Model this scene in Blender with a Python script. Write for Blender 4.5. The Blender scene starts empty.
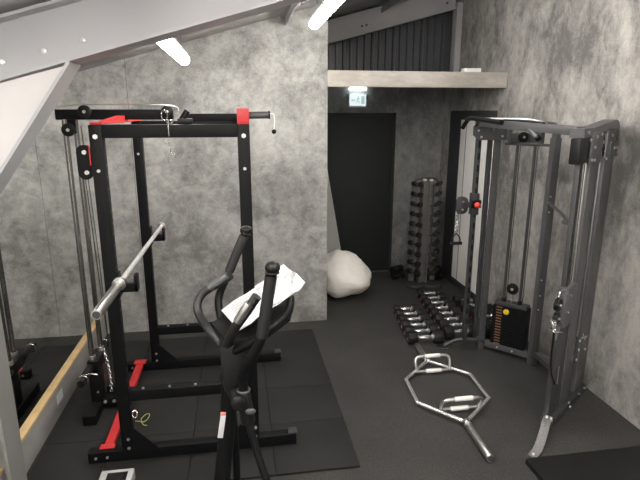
import bpy, bmesh, math, random
from mathutils import Vector, Matrix, noise
random.seed(7)
PI = math.pi
C = bpy.context.scene.collection

# ---------------------------------------------------------------- materials
def new_mat(name):
    m = bpy.data.materials.new(name); m.use_nodes = True
    nt = m.node_tree; b = nt.nodes['Principled BSDF']
    return m, nt, b

def mat(name, col, rough=.5, metal=0., bump=0., bscale=200., var=0., vscale=8., spec=.5, coat=0.):
    m, nt, b = new_mat(name)
    b.inputs['Base Color'].default_value = (*col, 1)
    b.inputs['Roughness'].default_value = rough
    b.inputs['Metallic'].default_value = metal
    b.inputs['Specular IOR Level'].default_value = spec
    b.inputs['Coat Weight'].default_value = coat
    tc = nt.nodes.new('ShaderNodeTexCoord')
    if var > 0:
        n = nt.nodes.new('ShaderNodeTexNoise'); n.inputs['Scale'].default_value = vscale
        n.inputs['Detail'].default_value = 5
        r = nt.nodes.new('ShaderNodeValToRGB')
        r.color_ramp.elements[0].position = .3; r.color_ramp.elements[1].position = .7
        r.color_ramp.elements[0].color = (*[c * (1 - var) for c in col], 1)
        r.color_ramp.elements[1].color = (*[min(1, c * (1 + var)) for c in col], 1)
        nt.links.new(tc.outputs['Object'], n.inputs['Vector'])
        nt.links.new(n.outputs['Fac'], r.inputs['Fac'])
        nt.links.new(r.outputs['Color'], b.inputs['Base Color'])
    if bump > 0:
        n2 = nt.nodes.new('ShaderNodeTexNoise'); n2.inputs['Scale'].default_value = bscale
        bp = nt.nodes.new('ShaderNodeBump'); bp.inputs['Strength'].default_value = bump
        bp.inputs['Distance'].default_value = .002
        nt.links.new(tc.outputs['Object'], n2.inputs['Vector'])
        nt.links.new(n2.outputs['Fac'], bp.inputs['Height'])
        nt.links.new(bp.outputs['Normal'], b.inputs['Normal'])
    return m

def emis(name, col, strength, base=.8):
    m, nt, b = new_mat(name)
    b.inputs['Base Color'].default_value = (base, base, base, 1)
    b.inputs['Emission Color'].default_value = (*col, 1)
    b.inputs['Emission Strength'].default_value = strength
    return m

def concrete(name, dark, light, stretch=(1, 1, 1), seed=0., seams=(), rough=.6):
    """trowelled concrete plaster: cloudy patches, drips and fine mottling"""
    m, nt, b = new_mat(name)
    N = nt.nodes.new; Lk = nt.links.new
    tc = N('ShaderNodeTexCoord'); mp = N('ShaderNodeMapping')
    mp.inputs['Scale'].default_value = stretch; mp.inputs['Location'].default_value = (seed, seed * 1.7, seed * .6)
    Lk(tc.outputs['Object'], mp.inputs['Vector'])
    def nz(scale, detail, rough_, dist=0.):
        n = N('ShaderNodeTexNoise'); n.inputs['Scale'].default_value = scale
        n.inputs['Detail'].default_value = detail; n.inputs['Roughness'].default_value = rough_
        n.inputs['Distortion'].default_value = dist
        Lk(mp.outputs['Vector'], n.inputs['Vector']); return n.outputs['Fac']
    def mth(op, a, c=None):
        q = N('ShaderNodeMath'); q.operation = op
        for i, v in enumerate((a, c)):
            if v is None: continue
            if isinstance(v, (int, float)): q.inputs[i].default_value = v
            else: Lk(v, q.inputs[i])
        return q.outputs[0]
    a = nz(1.3, 3, .55, .4); c = nz(4.5, 6, .62, .8); d = nz(17, 8, .72, .3); e = nz(90, 4, .6)
    s = mth('ADD', mth('ADD', mth('MULTIPLY', a, .34), mth('MULTIPLY', c, .30)), mth('ADD', mth('MULTIPLY', d, .24), mth('MULTIPLY', e, .12)))
    r = N('ShaderNodeValToRGB'); r.color_ramp.elements[0].position = .42; r.color_ramp.elements[1].position = .60
    r.color_ramp.elements[0].color = (*dark, 1); r.color_ramp.elements[1].color = (*light, 1)
    Lk(s, r.inputs['Fac'])
    out = r.outputs['Color']
    if seams:
        sx = N('ShaderNodeSeparateXYZ'); Lk(tc.outputs['Object'], sx.inputs[0])
        for ax, v, w, k in seams:
            dd = mth('ABSOLUTE', mth('SUBTRACT', sx.outputs[ax], v))
            f = mth('MULTIPLY', mth('LESS_THAN', dd, w), k)
            mx = N('ShaderNodeMix'); mx.data_type = 'RGBA'
            Lk(f, mx.inputs[0]); Lk(out, mx.inputs[6]); mx.inputs[7].default_value = (.05, .048, .044, 1)
            out = mx.outputs[2]
    Lk(out, b.inputs['Base Color'])
    b.inputs['Roughness'].default_value = rough
    b.inputs['Specular IOR Level'].default_value = .35
    bp = N('ShaderNodeBump'); bp.inputs['Strength'].default_value = .25; bp.inputs['Distance'].default_value = .004
    Lk(mth('ADD', d, mth('MULTIPLY', e, .5)), bp.inputs['Height']); Lk(bp.outputs['Normal'], b.inputs['Normal'])
    return m

def rubber(name, base, fleck, thr, rough=.75, grid=None):
    m, nt, b = new_mat(name)
    N = nt.nodes.new; Lk = nt.links.new
    tc = N('ShaderNodeTexCoord')
    n = N('ShaderNodeTexNoise'); n.inputs['Scale'].default_value = 140; n.inputs['Detail'].default_value = 2
    n2 = N('ShaderNodeTexNoise'); n2.inputs['Scale'].default_value = 2.2; n2.inputs['Detail'].default_value = 6
    Lk(tc.outputs['Object'], n.inputs['Vector']); Lk(tc.outputs['Object'], n2.inputs['Vector'])
    r = N('ShaderNodeValToRGB'); r.color_ramp.elements[0].position = thr; r.color_ramp.elements[1].position = min(1, thr + .1)
    r.color_ramp.elements[0].color = (*base, 1); r.color_ramp.elements[1].color = (*fleck, 1)
    Lk(n.outputs['Fac'], r.inputs['Fac'])
    r2 = N('ShaderNodeValToRGB'); r2.color_ramp.elements[0].position = .3; r2.color_ramp.elements[1].position = .75
    r2.color_ramp.elements[0].color = (.8, .8, .8, 1); r2.color_ramp.elements[1].color = (1.2, 1.2, 1.2, 1)
    Lk(n2.outputs['Fac'], r2.inputs['Fac'])
    mx = N('ShaderNodeMix'); mx.data_type = 'RGBA'; mx.blend_type = 'MULTIPLY'; mx.inputs[0].default_value = 1
    Lk(r.outputs['Color'], mx.inputs[6]); Lk(r2.outputs['Color'], mx.inputs[7])
    Lk(mx.outputs[2], b.inputs['Base Color'])
    b.inputs['Roughness'].default_value = rough; b.inputs['Specular IOR Level'].default_value = .4
    bp = N('ShaderNodeBump'); bp.inputs['Strength'].default_value = .4; bp.inputs['Distance'].default_value = .002
    Lk(n.outputs['Fac'], bp.inputs['Height']); Lk(bp.outputs['Normal'], b.inputs['Normal'])
    return m

M = dict(
    conc=concrete('concrete_partition', (.185, .180, .169), (.52, .508, .478), (1, 1, 1), 3.1, seams=(('X', -.916, .0025, .6),)),
    conc_right=concrete('concrete_long_wall', (.150, .143, .134), (.52, .495, .46), (1, 1.25, .8), 11.3, seams=(('Z', 2.43, .004, .10),)),
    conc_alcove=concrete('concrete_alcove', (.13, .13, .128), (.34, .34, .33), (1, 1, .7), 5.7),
    conc_ceil=concrete('plastered_ceiling', (.22, .215, .205), (.44, .43, .41), (1, 1, 1), 21.0),
    conc_beam=concrete('concrete_beam', (.36, .33, .29), (.52, .48, .43), (1, 3, 3), 8.7),
    floor=rubber('speckled_rubber_floor', (.036, .0345, .032), (.10, .097, .092), .57),
    tile=rubber('black_rubber_tile', (.014, .0136, .0128), (.026, .025, .0235), .62, .7),
    plaster=mat('painted_plaster', (.78, .76, .73), .7, bump=.1, var=.04),
    steel_grey=mat('grey_painted_steel', (.42, .413, .418), .42, bump=.05, var=.04, vscale=3),
    steel_white=mat('off_white_painted_steel', (.62, .588, .575), .5, bump=.05, var=.03, vscale=3),
    col_grey=mat('column_grey_paint', (.25, .245, .23), .55, var=.08, vscale=5),
    clad=mat('ceiling_sheet', (.60, .59, .58), .5, var=.04),
    clad_dark=mat('dark_ribbed_sheet', (.085, .087, .093), .33, var=.1, metal=.1),
    purlin=mat('purlin_grey', (.22, .22, .22), .5, var=.06),
    black=mat('black_powder_coat', (.006, .006, .0065), .45, bump=.06, bscale=600, var=.1, spec=.16),
    black_door=mat('black_door_paint', (.013, .015, .0145), .6, var=.1),
    door_frame=mat('dark_frame', (.03, .03, .033), .5, var=.1),
    plastic=mat('black_plastic', (.008, .008, .008), .36, var=.1, spec=.28),
    grip=mat('black_foam_grip', (.010, .0098, .0095), .45, bump=.2, bscale=500, var=.1),
    rub=mat('black_rubber', (.011, .011, .011), .5, var=.15, spec=.3),
    red=mat('red_powder_coat', (.62, .03, .032), .38, var=.06),
    gun=mat('gunmetal_powder_coat', (.105, .105, .108), .38, metal=.25, bump=.08, bscale=700, var=.08),
    gun_d=mat('dark_gunmetal', (.055, .055, .058), .42, metal=.2, var=.08),
    chrome=mat('chrome', (.72, .71, .70), .16, metal=1, var=.04),
    bar_steel=mat('satin_bar_steel', (.88, .87, .85), .3, metal=.45, var=.05, vscale=20),
    tower_grey=mat('tower_grey_paint', (.13, .125, .115), .5, var=.06),
    satin_chrome=mat('satin_chrome', (.80, .79, .77), .26, metal=.8, var=.05, vscale=20),
    polish=mat('polished_plate', (.88, .87, .85), .22, metal=.85, var=.12, vscale=14),
    steel=mat('brushed_steel', (.60, .59, .575), .32, metal=1, var=.06, bump=.1, bscale=900),
    rod=mat('guide_rod_steel', (.36, .355, .345), .18, metal=.95, var=.05),
    bolt=mat('zinc_bolt', (.72, .71, .69), .3, metal=.8, var=.05),
    white=mat('white_plastic', (.82, .81, .78), .45, var=.02),
    white_door=mat('white_door_paint', (.92, .90, .85), .5, var=.03),
    paper=mat('paper_white', (.70, .70, .70), .55, var=.02),
    film=mat('clear_film', (.60, .60, .61), .12, var=.08, coat=.6),
    ink=mat('grey_ink', (.35, .35, .36), .6, var=.05),
    orange=mat('orange_print', (.24, .12, .075), .5, var=.05),
    yellow=mat('yellow_plastic', (.85, .60, .03), .35, var=.04),
    redk=mat('red_knob', (.75, .05, .03), .3, var=.04),
    pink=mat('pink_print', (.80, .30, .26), .5, var=.05),
    wood=mat('pale_pine', (.62, .44, .22), .5, var=.12, vscale=14),
    board=mat('grey_board', (.30, .29, .275), .6, var=.1, vscale=9),
    sack=mat('cream_woven_sack', (.93, .88, .80), .8, bump=.3, bscale=60, var=.04, vscale=5),
    sheet=mat('pale_sheet', (.42, .41, .38), .6, var=.05),
    box_grey=mat('light_grey_plastic', (.50, .50, .48), .45, var=.04),
    cable=mat('black_cable', (.02, .02, .02), .4, var=.05),
    brass=mat('brass_print', (.55, .38, .16), .4, var=.05),
    green=mat('yellow_green_cord', (.45, .50, .12), .5, var=.05),
    tube_light=emis('lamp_diffuser', (1.0, .975, .935), 16.5),
    tube_near=emis('lamp_diffuser_boosted', (1.0, .975, .94), 29.0),  # out-of-view rows, strength raised to light the walls more evenly
    sign=emis('sign_pane', (.84, .97, 1.0), .40, .25),
    sign_lamp=emis('sign_lamp', (.86, .97, 1.0), 4.0),
    sign_body=mat('sign_frame', (.55, .60, .62), .4, var=.05),
    sign_ink=emis('sign_pictogram', (.55, .78, .72), .30, .12),
)
mm, nt, b = new_mat('mirror_glass')
b.inputs['Base Color'].default_value = (.90, .91, .90, 1); b.inputs['Metallic'].default_value = 1; b.inputs['Roughness'].default_value = 0.012
n = nt.nodes.new('ShaderNodeTexNoise'); n.inputs['Scale'].default_value = 3
r = nt.nodes.new('ShaderNodeMapRange'); r.inputs[3].default_value = .004; r.inputs[4].default_value = .02
nt.links.new(n.outputs['Fac'], r.inputs[0]); nt.links.new(r.outputs[0], b.inputs['Roughness'])
M['mirror'] = mm

# ---------------------------------------------------------------- mesh builder
class MB:
    def __init__(s): s.bm = bmesh.new()
    def box(s, lo, hi, bev=0.):
        c = [(a + b_) / 2 for a, b_ in zip(lo, hi)]; d = [abs(b_ - a) for a, b_ in zip(lo, hi)]
        return s.obox(c, d, 0, bev)
    def obox(s, c, d, rz=0., bev=0., rot=None):
        t = bmesh.new(); bmesh.ops.create_cube(t, size=1)
        bmesh.ops.scale(t, vec=Vector(d), verts=t.verts)
        if bev > 0:
            bmesh.ops.bevel(t, geom=list(t.edges), offset=min(bev, min(d) * .45), segments=2, profile=.6, affect='EDGES')
        R_ = rot if rot is not None else Matrix.Rotation(rz, 3, 'Z')
        bmesh.ops.rotate(t, cent=(0, 0, 0), matrix=R_, verts=t.verts)
        bmesh.ops.translate(t, vec=Vector(c), verts=t.verts)
        s._merge(t); return s
    def bar(s, p0, p1, w, h, bev=0., up=(0, 0, 1)):
        """rectangular bar from p0 to p1; w across, h along up"""
        p0, p1 = Vector(p0), Vector(p1); x = (p1 - p0); L = x.length; x.normalize()
        u = Vector(up); y = u.cross(x)
        if y.length < 1e-5: y = Vector((0, 1, 0)).cross(x)
        y.normalize(); z = x.cross(y)
        R_ = Matrix((x, y, z)).transposed()
        return s.obox((p0 + p1) / 2, (L, w, h), 0, bev, R_)
    def _merge(s, t):
        me = bpy.data.meshes.new('tmp'); t.to_mesh(me); t.free(); s.bm.from_mesh(me); bpy.data.meshes.remove(me)
    def cyl(s, p0, p1, r, seg=20, r2=None, bev=0.):
        p0, p1 = Vector(p0), Vector(p1); d = p1 - p0; L = d.length
        t = bmesh.new(); bmesh.ops.create_cone(t, cap_ends=True, segments=seg, radius1=r, radius2=r if r2 is None else r2, depth=L)
        if bev > 0:
            ed = [e for e in t.edges if abs(abs(e.verts[0].co.z) - L / 2) < 1e-6 and abs(e.verts[0].co.z - e.verts[1].co.z) < 1e-6]
            bmesh.ops.bevel(t, geom=ed, offset=bev, segments=2, profile=.5, affect='EDGES')
        q = Vector((0, 0, 1)).rotation_difference(d.normalized()).to_matrix()
        bmesh.ops.rotate(t, cent=(0, 0, 0), matrix=q, verts=t.verts)
        bmesh.ops.translate(t, vec=(p0 + p1) / 2, verts=t.verts)
        s._merge(t); return s
    def sph(s, c, r, sc=(1, 1, 1), seg=16):
        t = bmesh.new(); bmesh.ops.create_uvsphere(t, u_segments=seg, v_segments=max(6, seg // 2), radius=r)
        bmesh.ops.scale(t, vec=Vector(sc), verts=t.verts); bmesh.ops.translate(t, vec=Vector(c), verts=t.verts)
        s._merge(t); return s
    def tube(s, pts, r, seg=12, smooth=True, sub=6, rads=None):
        P = [Vector(p) for p in pts]
        Rr = rads if rads else [r] * len(P)
        if smooth and len(P) > 2:
            Q, RQ = [], []
            for i in range(len(P) - 1):
                a = P[max(i - 1, 0)]; b_ = P[i]; c = P[i + 1]; d = P[min(i + 2, len(P) - 1)]
                for k in range(sub):
                    t = k / sub
                    Q.append(.5 * ((2 * b_) + (c - a) * t + (2 * a - 5 * b_ + 4 * c - d) * t * t + (3 * b_ - a - 3 * c + d) * t ** 3))
                    RQ.append(Rr[i] * (1 - t) + Rr[i + 1] * t)
            Q.append(P[-1]); RQ.append(Rr[-1]); P, Rr = Q, RQ
        t = bmesh.new(); rings = []
        T0 = (P[1] - P[0]).normalized(); n_ = T0.orthogonal().normalized()
        for i, p in enumerate(P):
            if i == 0: T = T0
            elif i == len(P) - 1: T = (P[i] - P[i - 1]).normalized()
            else: T = ((P[i] - P[i - 1]).normalized() + (P[i + 1] - P[i]).normalized()).normalized()
            n_ = (n_ - T * n_.dot(T)).normalized(); b2 = T.cross(n_)
            rings.append([t.verts.new(p + (n_ * math.cos(2 * PI * k / seg) + b2 * math.sin(2 * PI * k / seg)) * Rr[i]) for k in range(seg)])
        for i in range(len(rings) - 1):
            for k in range(seg):
                t.faces.new((rings[i][k], rings[i][(k + 1) % seg], rings[i + 1][(k + 1) % seg], rings[i + 1][k]))
        t.faces.new(list(reversed(rings[0]))); t.faces.new(rings[-1])
        bmesh.ops.recalc_face_normals(t, faces=t.faces)
        s._merge(t); return s
    def prism(s, poly, vec, bev=0.):
        """polygon (3D points, coplanar) extruded by vec"""
        t = bmesh.new(); v = [t.verts.new(Vector(p)) for p in poly]; f = t.faces.new(v)
        g = bmesh.ops.extrude_face_region(t, geom=[f])
        bmesh.ops.translate(t, vec=Vector(vec), verts=[e for e in g['geom'] if isinstance(e, bmesh.types.BMVert)])
        bmesh.ops.recalc_face_normals(t, faces=t.faces)
        if bev > 0: bmesh.ops.bevel(t, geom=list(t.edges), offset=bev, segments=2, profile=.6, affect='EDGES')
        s._merge(t); return s
    def torus(s, c, R_, r, rot=None, sc=(1, 1, 1), seg=20, rs=8):
        t = bmesh.new(); V = []
        for i in range(seg):
            a = 2 * PI * i / seg; row = []
            for k in range(rs):
                q = 2 * PI * k / rs
                row.append(t.verts.new(((R_ + r * math.cos(q)) * math.cos(a), (R_ + r * math.cos(q)) * math.sin(a), r * math.sin(q))))
            V.append(row)
        for i in range(seg):
            for k in range(rs):
                t.faces.new((V[i][k], V[(i + 1) % seg][k], V[(i + 1) % seg][(k + 1) % rs], V[i][(k + 1) % rs]))
        bmesh.ops.scale(t, vec=Vector(sc), verts=t.verts)
        if rot is not None: bmesh.ops.rotate(t, cent=(0, 0, 0), matrix=rot, verts=t.verts)
        bmesh.ops.translate(t, vec=Vector(c), verts=t.verts); s._merge(t); return s
    def lathe(s, prof, c=(0, 0, 0), axis='Z', seg=24):
        t = bmesh.new(); rings = []
        for rr, z in prof:
            rings.append([t.verts.new((max(rr, 1e-4) * math.cos(2 * PI * k / seg), max(rr, 1e-4) * math.sin(2 * PI * k / seg), z)) for k in range(seg)])
        for i in range(len(rings) - 1):
            for k in range(seg):
                t.faces.new((rings[i][k], rings[i][(k + 1) % seg], rings[i + 1][(k + 1) % seg], rings[i + 1][k]))
        t.faces.new(list(reversed(rings[0]))); t.faces.new(rings[-1])
        bmesh.ops.recalc_face_normals(t, faces=t.faces)
        if axis == 'X': bmesh.ops.rotate(t, cent=(0, 0, 0), matrix=Matrix.Rotation(PI / 2, 3, 'Y'), verts=t.verts)
        if axis == 'Y': bmesh.ops.rotate(t, cent=(0, 0, 0), matrix=Matrix.Rotation(PI / 2, 3, 'X'), verts=t.verts)
        bmesh.ops.translate(t, vec=Vector(c), verts=t.verts); s._merge(t); return s
    def islands(s):
        """one builder per loose piece"""
        s.bm.verts.ensure_lookup_table(); seen = set(); out = []
        for v0 in s.bm.verts:
            if v0.index in seen: continue
            st = [v0]; isl = set()
            while st:
                v = st.pop()
                if v.index in isl: continue
                isl.add(v.index)
                st += [e.other_vert(v) for e in v.link_edges]
            seen |= isl; n_ = MB(); mp = {}
            for i in sorted(isl): mp[i] = n_.bm.verts.new(s.bm.verts[i].co)
            done = set()
            for i in isl:
                for f in s.bm.verts[i].link_faces:
                    if f.index not in done:
                        done.add(f.index); n_.bm.faces.new([mp[q.index] for q in f.verts])
            out.append(n_)
        return out
    def build(s, name, m, parent=None, smooth=35):
        if name in ('bolt', 'knurled_grip', 'weight_horn', 'top_clip', 'foot_disc'):
            s.bm.verts.index_update(); s.bm.faces.index_update()
            il = s.islands()
            if len(il) > 1:
                s.bm.free()
                return [q.build(name, m, parent, smooth) for q in il][-1]
        root = parent
        off = Vector((0, 0, 0))
        while root is not None: off += root.location; root = root.parent
        bmesh.ops.translate(s.bm, vec=-off, verts=s.bm.verts)
        me = bpy.data.meshes.new(name); s.bm.to_mesh(me); s.bm.free()
        me.materials.append(M[m] if isinstance(m, str) else m)
        for p in me.polygons: p.use_smooth = True
        me.set_sharp_from_angle(angle=math.radians(smooth))
        o = bpy.data.objects.new(name, me); C.objects.link(o)
        if parent is not None: o.parent = parent
        return o

def absorb(o, mb, m, off=Vector((0, 0, 0))):
    """surface detail kept inside its part's mesh, in a second material"""
    p = o.parent
    while p is not None: off = off + p.location; p = p.parent
    bmesh.ops.translate(mb.bm, vec=-off, verts=mb.bm.verts)
    o.data.materials.append(M[m]); n0 = len(o.data.polygons)
    bm = bmesh.new(); bm.from_mesh(o.data)
    me = bpy.data.meshes.new('tmp'); mb.bm.to_mesh(me); bm.from_mesh(me); bpy.data.meshes.remove(me); mb.bm.free()
    bm.faces.ensure_lookup_table()
    for f in bm.faces[n0:]: f.material_index = 1
    bm.to_mesh(o.data); bm.free()

def thing(name, label, cat, loc=(0, 0, 0), group=None):
    o = bpy.data.objects.new(name, None); C.objects.link(o); o.location = loc; o.empty_display_size = .1
    o['label'] = label; o['category'] = cat
    if group: o['group'] = group
    return o
def tag(o, label, cat, group=None, kind=None):
    o['label'] = label; o['category'] = cat
    if group: o['group'] = group
    if kind: o['kind'] = kind
    return o
def struct(o, label=None):
    o['kind'] = 'structure'
    if label: o['label'] = label
    return o
def copy_tree(o, parent=None):
    c = o.copy(); C.objects.link(c); c.parent = parent
    for ch in list(o.children): copy_tree(ch, c)
    return c
def bolt(mb, c, n=(0, -1, 0), r=.008, h=.008):
    c = Vector(c); n = Vector(n).normalized()
    mb.cyl(c, c + n * h, r, 6); return mb

def ceil_z(x): return 2.39 + .283 * (x + 1.24)

# ---------------------------------------------------------------- the room
Y0, YP, YD = -2.6, 4.80, 6.34          # rear wall, partition face, door wall
XL, XR = -1.335, 2.57
struct(MB().box((XL - .15, Y0 - .1, -.12), (XR + .15, YD + .15, 0)).build('floor', 'floor'), 'dark speckled rubber floor')
struct(MB().prism([(XL - .12, Y0 - .1, 0), (XL, Y0 - .1, 0), (XL, Y0 - .1, ceil_z(XL)), (XL - .12, Y0 - .1, ceil_z(XL))], (0, YP + .12 - Y0 + .1, 0)).build('wall_left', 'plaster'), 'left wall carrying the big mirror')
struct(MB().prism([(XR, Y0 - .1, 0), (XR + .12, Y0 - .1, 0), (XR + .12, Y0 - .1, 3.52), (XR, Y0 - .1, 3.48)], (0, YD + .12 - Y0 + .1, 0)).build('wall_right', 'conc_right'), 'streaky grey concrete wall on the right')
struct(MB().prism([(XL, YP, 0), (.83, YP, 0), (.83, YP, ceil_z(.83)), (XL, YP, ceil_z(XL))], (0, .12, 0)).build('wall_partition', 'conc'), 'cloudy grey concrete wall behind the power rack')
struct(MB().prism([(XL, Y0, 0), (XR, Y0, 0), (XR, Y0, 3.47), (XL, Y0, ceil_z(XL))], (0, -.1, 0)).build('wall_rear', 'plaster'))
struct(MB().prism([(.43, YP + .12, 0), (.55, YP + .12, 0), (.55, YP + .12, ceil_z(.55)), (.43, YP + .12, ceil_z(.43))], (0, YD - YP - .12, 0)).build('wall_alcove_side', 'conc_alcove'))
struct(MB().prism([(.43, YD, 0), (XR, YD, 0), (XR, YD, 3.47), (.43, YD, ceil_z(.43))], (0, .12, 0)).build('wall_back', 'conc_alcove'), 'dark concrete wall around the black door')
# sloping ceiling of ribbed sheet (ribs run down the slope)
xa, xb = XL - .12, XR + .14
def slope_slab(ya, yb, off=0.):
    return MB().prism([(xa, ya, ceil_z(xa)), (xb, ya, ceil_z(xb)), (xb, ya, ceil_z(xb) + .08), (xa, ya, ceil_z(xa) + .08)], (0, yb - ya, 0))
struct(slope_slab(2.58, YD + .15).build('ceiling', 'conc_ceil'), 'sloping grey plastered ceiling')
cm = slope_slab(Y0 - .1, 2.58)
y = Y0 + .1
while y < 2.4:
    cm.prism([(XL, y, ceil_z(XL)), (XL, y + .05, ceil_z(XL)), (XL, y + .038, ceil_z(XL) - .018), (XL, y + .012, ceil_z(XL) - .018)], (XR - XL, 0, .283 * (XR - XL)))
    y += .2
struct(cm.build('trim_11', 'clad'), 'pale ribbed sheet on the near part of the sloping ceiling')
# purlins under the sheet
for i, px in enumerate((.435, 1.62)):
    z = ceil_z(px)
    p = MB().prism([(px - .025, Y0, z - .018), (px + .025, Y0, z - .006), (px + .025, Y0, z - .085), (px + .015, Y0, z - .085), (px + .015, Y0, z - .022), (px - .025, Y0, z - .03)], (0, (YP if px < .8 else YD) - Y0, 0)).build('trim_%d' % (i + 1), 'purlin')
    struct(p, 'grey steel purlin running under the sloping ceiling')

def ibeam_rafter(x0, x1, y0, y1, zb, dz, depth, name, m, mf):
    """zb: underside height at x0, dz slope, depth of the section; flanges y0..y1"""
    root = bpy.data.objects.new(name, None); C.objects.link(root); root.location = (x0, y0, zb)
    struct(root, 'grey painted steel rafter crossing below the sloping ceiling')
    z1 = zb + dz * (x1 - x0); t = .014; ym = (y0 + y1) / 2
    MB().prism([(x0, y0, zb), (x1, y0, z1), (x1, y0, z1 + t), (x0, y0, zb + t)], (0, y1 - y0, 0)).build('lower_flange', mf, root)
    MB().prism([(x0, y0, zb + depth - t), (x1, y0, z1 + depth - t), (x1, y0, z1 + depth), (x0, y0, zb + depth)], (0, y1 - y0, 0)).build('upper_flange', m, root)
    MB().prism([(x0, ym - .006, zb + t), (x1, ym - .006, z1 + t), (x1, ym - .006, z1 + depth - t), (x0, ym - .006, zb + depth - t)], (0, .012, 0)).build('web', m, root)
    return root
r1 = ibeam_rafter(-1.33, XR, 2.50, 2.67, 2.083, .2895, .255, 'trim_4', 'steel_grey', 'steel_grey')
for bx, bz in ((-1.005, .085), (-.83, .083), (-.66, .081)):
    z = 2.083 + .2895 * (bx + 1.33)
    MB().cyl((bx, 2.579, z + bz), (bx, 2.571, z + bz), .011, 14).cyl((bx, 2.571, z + bz), (bx, 2.560, z + bz), .0075, 6).build('bolt', 'bolt', r1)
# column of the same frame with its white haunch plate
c1 = bpy.data.objects.new('trim_5', None); C.objects.link(c1); c1.location = (-1.26, 2.585, 0); struct(c1, 'grey steel column at the left edge with white haunch plate')
MB().box((-1.232, 2.50, 0), (-1.218, 2.67, 1.555)).build('flange', 'col_grey', c1)
MB().box((-1.335, 2.579, 0), (-1.232, 2.591, 1.555)).build('web', 'col_grey', c1)
hp = [(-1.222, 1.54), (-.705, 2.258)]
ux, uz = hp[1][0] - hp[0][0], hp[1][1] - hp[0][1]; ul = math.hypot(ux, uz); nx, nz_ = -uz / ul * .014, ux / ul * .014
MB().prism([(hp[0][0], 2.5, hp[0][1]), (hp[1][0], 2.5, hp[1][1]), (hp[1][0] + nx, 2.5, hp[1][1] + nz_), (hp[0][0] + nx, 2.5, hp[0][1] + nz_)], (0, .17, 0)).build('haunch_flange', 'steel_grey', c1)
MB().prism([(-1.335, 2.52, 1.54), (-1.232, 2.52, 1.54), (-.722, 2.52, 2.248), (-1.335, 2.52, 2.079)], (0, .012, 0)).build('haunch_plate', 'steel_white', c1)

# left wall low board with pine ledge, the mirror standing on it
bb = struct(MB().box((XL, 1.2, 0), (-1.287, YP, .205), .002).build('baseboard_left', 'board'), 'low grey board along the mirror wall')
MB().box((XL, 1.2, .205), (-1.283, YP, .225), .002).build('ledge', 'wood', bb)['label'] = 'pale pine ledge'
tag(MB().box((-1.2870, 3.40, .09), (-1.2858, 3.52, .16)).build('paper_sticker', 'paper'), 'small pale sticker on the low grey board under the mirror', 'sticker')
tag(MB().box((XL, 1.2, .225), (-1.310, YP - .004, 2.33)).build('wall_mirror', 'mirror'), 'frameless mirror covering the left wall above the pine ledge', 'mirror')

# beam / deck of the loft
dk = struct(MB().box((.83, YP, 2.27), (XR, YP + .06, 2.412), .003).build('trim_6', 'conc_beam'), 'pale concrete beam spanning over the alcove')
struct(MB().box((.55, YP + .12, 2.38), (XR, YD, 2.408)).build('trim_7', 'conc_alcove'))
struct(MB().box((.83, YP + .06, 2.38), (XR, YP + .12, 2.408)).build('trim_12', 'conc_alcove'))
tag(MB().box((2.14, 4.82, 2.412), (2.31, 4.90, 2.448), .006).build('white_box', 'white'), 'small white box lying on the right end of the concrete beam', 'box')
# gable frame and dark ribbed cladding in the loft
r2 = ibeam_rafter(.55, 2.50, 5.93, 6.05, 2.645, .2719, .24, 'trim_8', 'steel_grey', 'steel_grey')
r2['label'] = 'grey steel gable rafter above the loft'
for bx in (1.42, 1.47, 2.40): MB().cyl((bx, 5.984, 2.645 + .2719 * (bx - .55) + .09), (bx, 5.972, 2.645 + .2719 * (bx - .55) + .09), .012, 8).build('bolt', 'gun_d', r2)
struct(MB().box((2.505, 5.93, 2.412), (2.57, 6.05, 3.24), .002).build('trim_9', 'steel_grey'), 'pale steel column in the loft corner')
cl = MB(); x = .56
cl.box((.55, 6.20, 2.41), (2.56, 6.22, 3.3))
while x < 2.5:
    w = .028 if int(x * 10) % 3 else .045
    cl.prism([(x, 6.20, 2.41), (x + w, 6.20, 2.41), (x + w * .75, 6.175, 2.41), (x + w * .25, 6.175, 2.41)], (0, 0, .89)); x += .085
struct(cl.build('trim_10', 'clad_dark'), 'dark ribbed cladding at the back of the loft')

# doors
d1 = bpy.data.objects.new('door_1', None); C.objects.link(d1); d1.location = (1.5, YD, 0); struct(d1, 'black door in the dark back wall of the alcove')
MB().box((1.04, YD - .02, .012), (1.915, YD - .001, 2.00), .002).build('door_leaf', 'black_door', d1)
MB().box((.99, YD - .035, 0), (1.04, YD - .001, 2.035)).box((1.915, YD - .035, 0), (1.95, YD - .001, 2.035)).box((.99, YD - .035, 2.0), (1.95, YD - .001, 2.035)).build('door_frame', 'black_door', d1)
MB().box((1.70, YD - .05, 0), (1.915, YD - .036, .012)).build('threshold', 'steel', d1)
d2 = bpy.data.objects.new('door_2', None); C.objects.link(d2); d2.location = (XR, 5.5, 0); struct(d2, 'white door in a dark frame on the right wall')
MB().box((XR - .03, 4.93, 0), (XR - .001, 6.03, 2.06), .002).build('door_frame', 'door_frame', d2)
dl = MB().box((XR - .045, 5.02, .10), (XR - .031, 5.68, 1.96), .002).build('door_leaf', 'white_door', d2)
MB().box((XR - .048, 5.52, .10), (XR - .0455, 5.535, 1.96)).build('seam', 'board', dl)

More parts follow.
